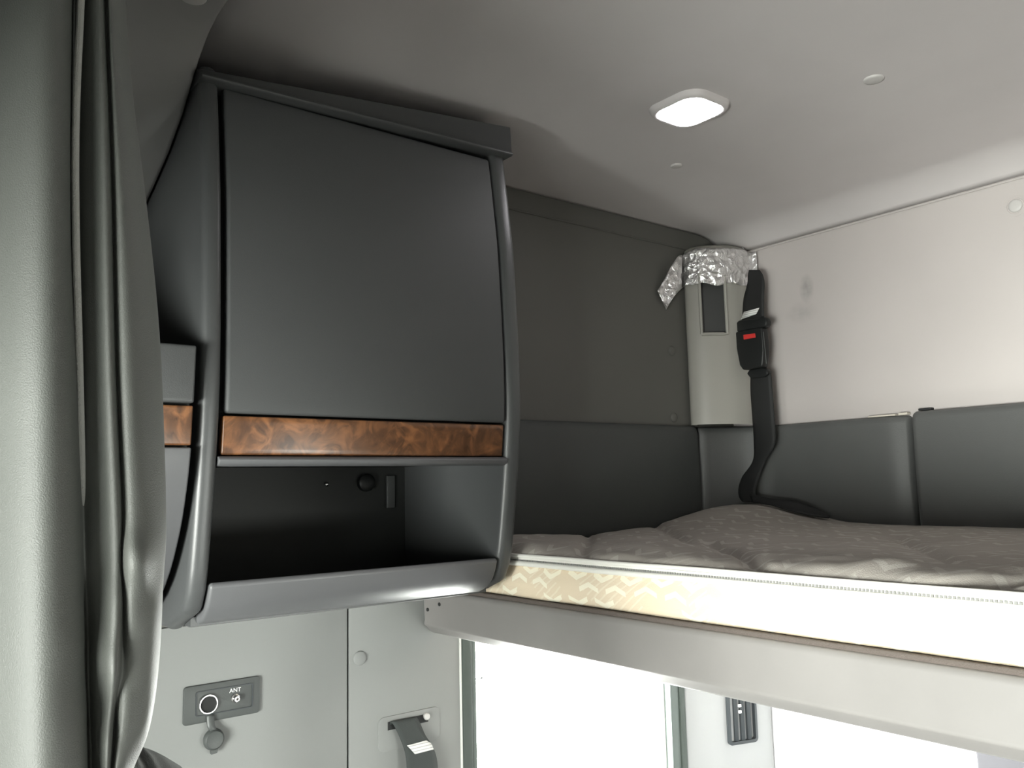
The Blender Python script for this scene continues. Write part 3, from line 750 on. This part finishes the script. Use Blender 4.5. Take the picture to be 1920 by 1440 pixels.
tag(b.build('plug_washer', MAT['wall'], sharp=50), 'flat pale washer ring round the plug high on back wall', 'washer')

# ================================================================== LOWER PILLAR AND VENT
lp = curve([Vector(v) for v in ((-1.398, 1.606), (-1.392, 1.616), (-1.386, 1.630), (-1.376, 1.650), (-1.358, 1.690), (-1.340, 1.755), (-1.327, 1.815), (-1.326, 1.838), (-1.334, 1.849))], 30)
lpil = thing('lower_pillar_cover', (-1.36, 1.73, .01), 'white corner pillar cover beside the lower window, holding a dark vent', 'pillar cover')
b = MB(); b.grid([[(p.x, p.y, z) for p in lp] for z in (.01, .5, 1.0, Z(-.22))])
b.add([(p.x, p.y, .01) for p in lp] + [(XL + .002, YB - .001, .01)], [tuple(range(32))])
b.build('shell', MAT['whitep'], lpil, sharp=60)
pm = Vector((-1.352, 1.712, 0)); t_ = (Vector((-1.340, 1.755, 0)) - Vector((-1.364, 1.677, 0))).normalized(); nrm = Vector((t_.y, -t_.x, 0))
ventc = at_plane(1390, 1345, pm + nrm * .002, nrm)
vent = thing('air_vent', ventc, 'dark slatted air vent on the white lower corner pillar', 'vent')
def vloc(u, w, d): return ventc + t_ * u + Vector((0, 0, w)) + nrm * d
def vbox(b, u0, u1, w0, w1, d0, d1):
    vs = [vloc(u, w, d) for u in (u0, u1) for w in (w0, w1) for d in (d0, d1)]
    b.add(vs, [(0, 1, 3, 2), (4, 6, 7, 5), (0, 4, 5, 1), (2, 3, 7, 6), (0, 2, 6, 4), (1, 5, 7, 3)])
hu = .042; wb_ = -.060; wt_ = .115
b = MB(); O = rrect(-hu, hu, wb_, wt_, .010); I = rrect(-hu + .007, hu - .007, wb_ + .008, wt_ - .008, .005)
rows = [[vloc(u, w, d) for u, w in L] for L, d in ((O, -.012), (O, .005), (I, .007), (I, -.012))]; b.grid(rows, True)
b.build('frame', MAT['vent'], vent, sharp=40)
b = MB(); vbox(b, -hu + .004, hu - .004, wb_ + .004, wt_ - .004, -.012, -.010); b.build('backplate', MAT['gap'], vent)
for k in (-1, 0, 1):
    b = MB(); vs = []
    u = k * .0185
    pts = [(u - .004, .003), (u + .0045, .0055), (u + .006, .004), (u - .002, -.008), (u - .005, -.008)]
    rows = [[vloc(a, w, d) for a, d in pts] for w in (wb_ + .008, wt_ - .008)]
    b.grid(rows, True); b.f += [tuple(range(5)), tuple(range(5, 10))]; b.mi += [0, 0]
    b.build('slat', MAT['vent'], vent, bevel=.0008)
for w in (.012, .026):
    b = MB(); vbox(b, -.012, -.004, w, w + .007, .004, .009); b.build('clip', MAT['white'], vent, bevel=.001)
# grey kick pad low on the back wall
p = at_y(1836, 1424, YB)
b = MB(); b.prism([(p.x, Z(-.47)), (XR - .01, Z(-.47)), (XR - .01, .55), (p.x + .02, .55)], YB - .02, YB, 'y')
tag(b.build('lower_wall_pad', mat('grey_violet_pad', (.07, .068, .08), .7), bevel=.006), 'grey panel corner just visible under the rail, bottom right', 'panel')

# ================================================================== SOCKET PLATE
XP = XL
sock = thing('socket_plate', (XP, .50, Z(-.36)), 'grey power and antenna socket plate on the lower side wall', 'socket')
y0, y1, z0, z1 = .440, .562, -.358, -.300
b = MB(); b.prism([(y, z) for y, z in rrect(y0, y1, Z(z0), Z(z1), .005)], XP - .001, XP + .005, 'x'); b.build('plate', MAT['plate'], sock, bevel=.0015, seg=2)
b = MB(); ring(b, rrect(y0 + .018, y1 - .012, Z(z0 + .011), Z(z1 - .009), .004), rrect(y0 + .0195, y1 - .0135, Z(z0 + .0125), Z(z1 - .0105), .003), XP + .004, XP + .0062); b.build('raised_border', MAT['vent'], sock)
c = at_x(390, 1320, XP + .006)
b = MB(); b.lathe(c, (1, 0, 0), [(.0152, -.003), (.0152, .003), (.0145, .004), (.0128, .004), (.0122, .002), (.0122, -.006), (.001, -.006)], 32, ); ch = b.build('power_socket', MAT['chrome'], sock, sharp=30); ch['label'] = 'chrome ringed round power socket'
b = MB(); b.lathe(c, (1, 0, 0), [(.0123, -.004), (.0123, .0006), (.0105, .001), (0.0005, .001)], 28); b.build('socket_well', MAT['gap'], ch)
c2 = at_x(441, 1309, XP + .006)
b = MB(); b.lathe(c2, (1, 0, 0), [(.0068, -.002), (.0068, .002), (.0050, .0025), (.0050, .008), (.0042, .009), (.0025, .009), (.0023, .004), (.0005, .004)], 20); b.build('antenna_jack', MAT['chrome'], sock, sharp=30)
# lettering
fc = bpy.data.curves.new('lettering', 'FONT'); fc.body = 'ANT'; fc.size = .0092; fc.extrude = .0002; fc.align_x = 'CENTER'; fc.space_character = 1.0
fo = bpy.data.objects.new('lettering_tmp', fc); COL.objects.link(fo)
dg = bpy.context.evaluated_depsgraph_get(); me = bpy.data.meshes.new_from_object(fo.evaluated_get(dg)); bpy.data.objects.remove(fo)
me.materials.clear(); me.materials.append(MAT['white'])
lt = bpy.data.objects.new('lettering', me); COL.objects.link(lt); lt.parent = sock
cl = at_x(441, 1297.5, XP + .0055); lt.location = cl - Vector(sock.location); lt.rotation_euler = (PI / 2, 0, PI / 2)
# cap on tether
q = at_x(399, 1385, XP + .004)
b = MB(); b.lathe(q, (1, 0, 0), [(.0155, 0), (.0165, .003), (.016, .007), (.013, .010), (.011, .0095), (.0005, .0095)], 28)
b.prism([(q.y - .004, q.z - .022), (q.y + .005, q.z - .021), (q.y + .007, q.z - .012), (q.y - .006, q.z - .012)], q.x + .001, q.x + .007, 'x')
capo = b.build('socket_cap', MAT['plate'], sock, sharp=40)
s0 = at_x(394, 1340, XP + .0065); s1 = at_x(396, 1362, XP + .010); s2 = q + Vector((.006, .001, .012))
pp = curve([s0, s1, s2], 12)
b = MB(); b.grid([[p + Vector((0, -.0058, 0)), p + Vector((0, .0058, 0))] for p in pp]); b.build('tether', MAT['plate'], capo, solid=.003, offset=0)

# ================================================================== LOWER BELT
lb = thing('wall_belt', (XL + .01, .85, Z(-.55)), 'dark grey strap with white label hanging from anchor on lower side wall', 'seat belt')
a0, a1, h0, h1 = .783, .914, -.4485, -.408
b = MB(); b.prism(rrect(a0, a1, Z(h0 - .02), Z(h1), .012), XL - .001, XL + .0022, 'x'); b.build('anchor_cover', MAT['lowwall'], lb, bevel=.0012, seg=2)
b = MB(); b.box(XL + .0015, XL + .0028, .802, .888, Z(-.432), Z(-.4175)); b.build('slot', MAT['gap'], lb, bevel=.0005)
p = at_x(800, 1343, XL + .005)
b = MB(); b.lathe(p, (1, 0, 0), [(.0065, -.004), (.0065, .002), (.0045, .004), (0, .0042)], 16); b.build('bolt', MAT['plug'], lb)
def rib_x(name, rows_px, m, parent, th=.002, n=40):
    A = curve([at_x(l, yl, d) for (l, yl, r, yr, d) in rows_px], n); B = curve([at_x(r, yr, d) for (l, yl, r, yr, d) in rows_px], n)
    b = MB(); b.grid([[A[i].lerp(B[i], j / 5) for j in range(6)] for i in range(n + 1)]); return b.build(name, m, parent, solid=th, offset=0, sharp=60)
rib_x('strap', [(731, 1358, 778, 1347, XL + .002), (733, 1354, 780, 1345, XL + .008), (740, 1362, 786, 1353, XL + .013), (752, 1388, 797, 1378, XL + .019), (760, 1412, 811, 1400, XL + .023), (763, 1440, 819, 1425, XL + .025), (764, 1480, 822, 1468, XL + .025), (762, 1530, 822, 1520, XL + .022)], MAT['web2'], lb)
rib_x('label', [(763, 1398, 799, 1388, XL + .0235), (770, 1405, 808, 1394, XL + .0245), (778, 1414, 813, 1405, XL + .0255)], MAT['tag'], lb, th=.0012, n=10)['label'] = 'white printed label'

# ================================================================== CURTAIN
cur = thing('privacy_curtain', (-.56, .1, .75), 'grey vinyl privacy curtain gathered in vertical folds, along the left edge', 'curtain')
hd = ray(150, 800); hd.z = 0; hd.normalize()
P0 = Vector((0, 0, EYE)) + hd * .58
eu = Vector((-hd.y, hd.x, 0)) * (1 if Vector((-hd.y, hd.x, 0)).dot(right) > 0 else -1)
crease1 = [(-200, 139), (0, 138), (300, 136), (500, 138), (700, 144), (1000, 152), (1200, 158), (1440, 164), (2200, 170)]
crease2 = [(-200, 188), (0, 194), (300, 206), (700, 215), (1000, 228), (1200, 226), (1440, 206), (2200, 196)]
edge = [(-200, 225), (0, 233), (200, 250), (350, 270), (600, 297), (760, 305), (1000, 311), (1090, 305), (1190, 301), (1300, 291), (1390, 273), (1440, 246), (1600, 225), (2200, 218)]
def cur_row(py):
    c1, c2, e = smooth_table(crease1, py), smooth_table(crease2, py), smooth_table(edge, py)
    L = [(-260, .19), (-190, .13), (-110, .078), (-40, .040), (20, .015), (70, .003), (108, .005), (c1 - 12, .019), (c1 - 4, .031), (c1 + 3, .042), (c1 + 14, .038), (c1 + .42 * (c2 - c1), .033), (c1 + .62 * (c2 - c1), .030),
         (c1 + .72 * (c2 - c1), .025), (c1 + .86 * (c2 - c1), .022), (c2 - 5, .024), (c2 - 1, .031), (c2 + 4, .034), (c2 + 11, .027)]
    w = e - c2; kf = 1 - .6 * min(1, max(0, (py - 880) / 220))
    L += [(c2 + .3 * w, .024), (c2 + .55 * w, .024 + .008 * kf), (c2 + .8 * w, .024 + .022 * kf), (c2 + .95 * w, .026 + .034 * kf), (e, .034 + .040 * kf), (e - 6, .092), (e - 40, .115)]
    out = []
    for u, d in L:
        dd = d
        if py > 950 and u > 120: dd += .006 * noise.noise(Vector((u * .03, py * .011, 1))) * min(1, (py - 950) / 200)
        if 980 < py < 1120 and c2 < u < c2 + 45: dd -= .010 * math.exp(-((py - 1050) / 40) ** 2)
        if 1120 < py < 1420 and c1 + 20 < u < c2 + 6: dd -= .009 * math.exp(-((py - 1190 - (u - c1) * 1.2) / 60) ** 2)
        p = at_plane(u, py, P0 + hd * dd, hd)
        out.append(p)
    return out
pys = [-230, -120, 0, 100, 200, 300, 400, 500, 600, 700, 800, 900, 960, 1000, 1030, 1060, 1090, 1120, 1160, 1200, 1240, 1280, 1320, 1360, 1400, 1440, 1500, 1600, 1800, 2200]
rows = [cur_row(py) for py in pys]
ztop = Z(.596)
for r in rows[:1]:
    for k, p in enumerate(r): r[k] = Vector((p.x, p.y, ztop))
rows = [r for i, r in enumerate(rows) if i == 0 or max(p.z for p in r) < ztop - .005]
b = MB(); b.grid(rows); b.build('cloth', MAT['curtain'], cur, solid=.002, offset=0, subsurf=2, sharp=180)
path = []
for py in [-230, -120, 0, 100, 200, 300, 400, 500, 600, 700, 800, 900, 960]:
    u = smooth_table(crease1, py) + lerp_table([(-200, 16), (0, 15), (150, 7), (300, 5), (600, 6), (1000, 4), (1500, 2)], py)
    p = at_plane(u, py, P0 + hd * (.026 + .016 * max(0, py - 500) / 500), hd)
    if p.z < ztop: path.append(p)
b = MB(); b.tube(path, .0026, 8); b.build('edge_binding', MAT['bind'], cur, subsurf=1)['label'] = 'paler fuzzy edge binding'

# ================================================================== DARK TWO-HUMPED CUSHION at the bottom of the frame
XC = -.95
prof_px = [(210, 1470), (222, 1440), (238, 1424), (258, 1415), (268, 1418), (279, 1428), (286, 1426), (298, 1425), (312, 1432), (335, 1440), (372, 1462)]
pts = curve([at_x(x, y, XC) for x, y in prof_px], 40)
rows = []
for k in range(9):
    a = -PI / 2 + PI * k / 8; d = math.sin(a); s = math.cos(a)
    rows.append([(XC - .06 + .07 * d, p.y, p.z - .03 * (1 - s)) for p in pts])
b = MB(); b.grid(rows)
n = len(pts)
for side in (0, 8):
    pass
lowrow = [[(XC - .06 + .07 * math.sin(-PI / 2 + PI * k / 8), p.y, .02) for p in pts] for k in (0, 8)]
b.grid([rows[0], lowrow[0]]); b.grid([rows[8], lowrow[1]]); b.grid([lowrow[0], lowrow[1]])
tag(b.build('cushion', MAT['cushion'], sharp=70), 'dark grey two-humped cushion top at the bottom left, beside the curtain', 'cushion')

# ================================================================== LIGHT
wd = bpy.data.worlds.new('daylight'); scene.world = wd; wd.use_nodes = True
bg = wd.node_tree.nodes['Background']; bg.inputs['Color'].default_value = (1.0, .99, .95, 1); bg.inputs['Strength'].default_value = 79
def portal(name, loc, rot, sx, sy):
    l = bpy.data.lights.new(name, 'AREA'); l.shape = 'RECTANGLE'; l.size = sx; l.size_y = sy; l.cycles.is_portal = True
    o = bpy.data.objects.new(name, l); COL.objects.link(o); o.location = loc; o.rotation_euler = rot
for plane, t, u0, u1, z0, z1 in WINS:
    if plane == 'x': portal('window_portal', (t + math.copysign(.01, t), (u0 + u1) / 2, Z((z0 + z1) / 2)), (PI / 2, 0, -PI / 2 if t < 0 else PI / 2), u1 - u0, z1 - z0)
    else: portal('window_portal', ((u0 + u1) / 2, t - .01, Z((z0 + z1) / 2)), (PI / 2, 0, 0), u1 - u0, z1 - z0)
portal('bunk_window_portal', (XL - .07, (WY0 + WY1) / 2, Z((WZ0 + WZ1) / 2)), (PI / 2, 0, -PI / 2), WY1 - WY0, WZ1 - WZ0)

scene.view_settings.view_transform = 'Standard'; scene.view_settings.look = 'None'
scene.view_settings.gamma = 1; scene.view_settings.exposure = 0; scene.view_settings.use_curve_mapping = False
scene.cycles.max_bounces = 10; scene.cycles.diffuse_bounces = 6; scene.cycles.transparent_max_bounces = 12
scene.cycles.sample_clamp_indirect = 12
scene.cycles.use_denoising = True
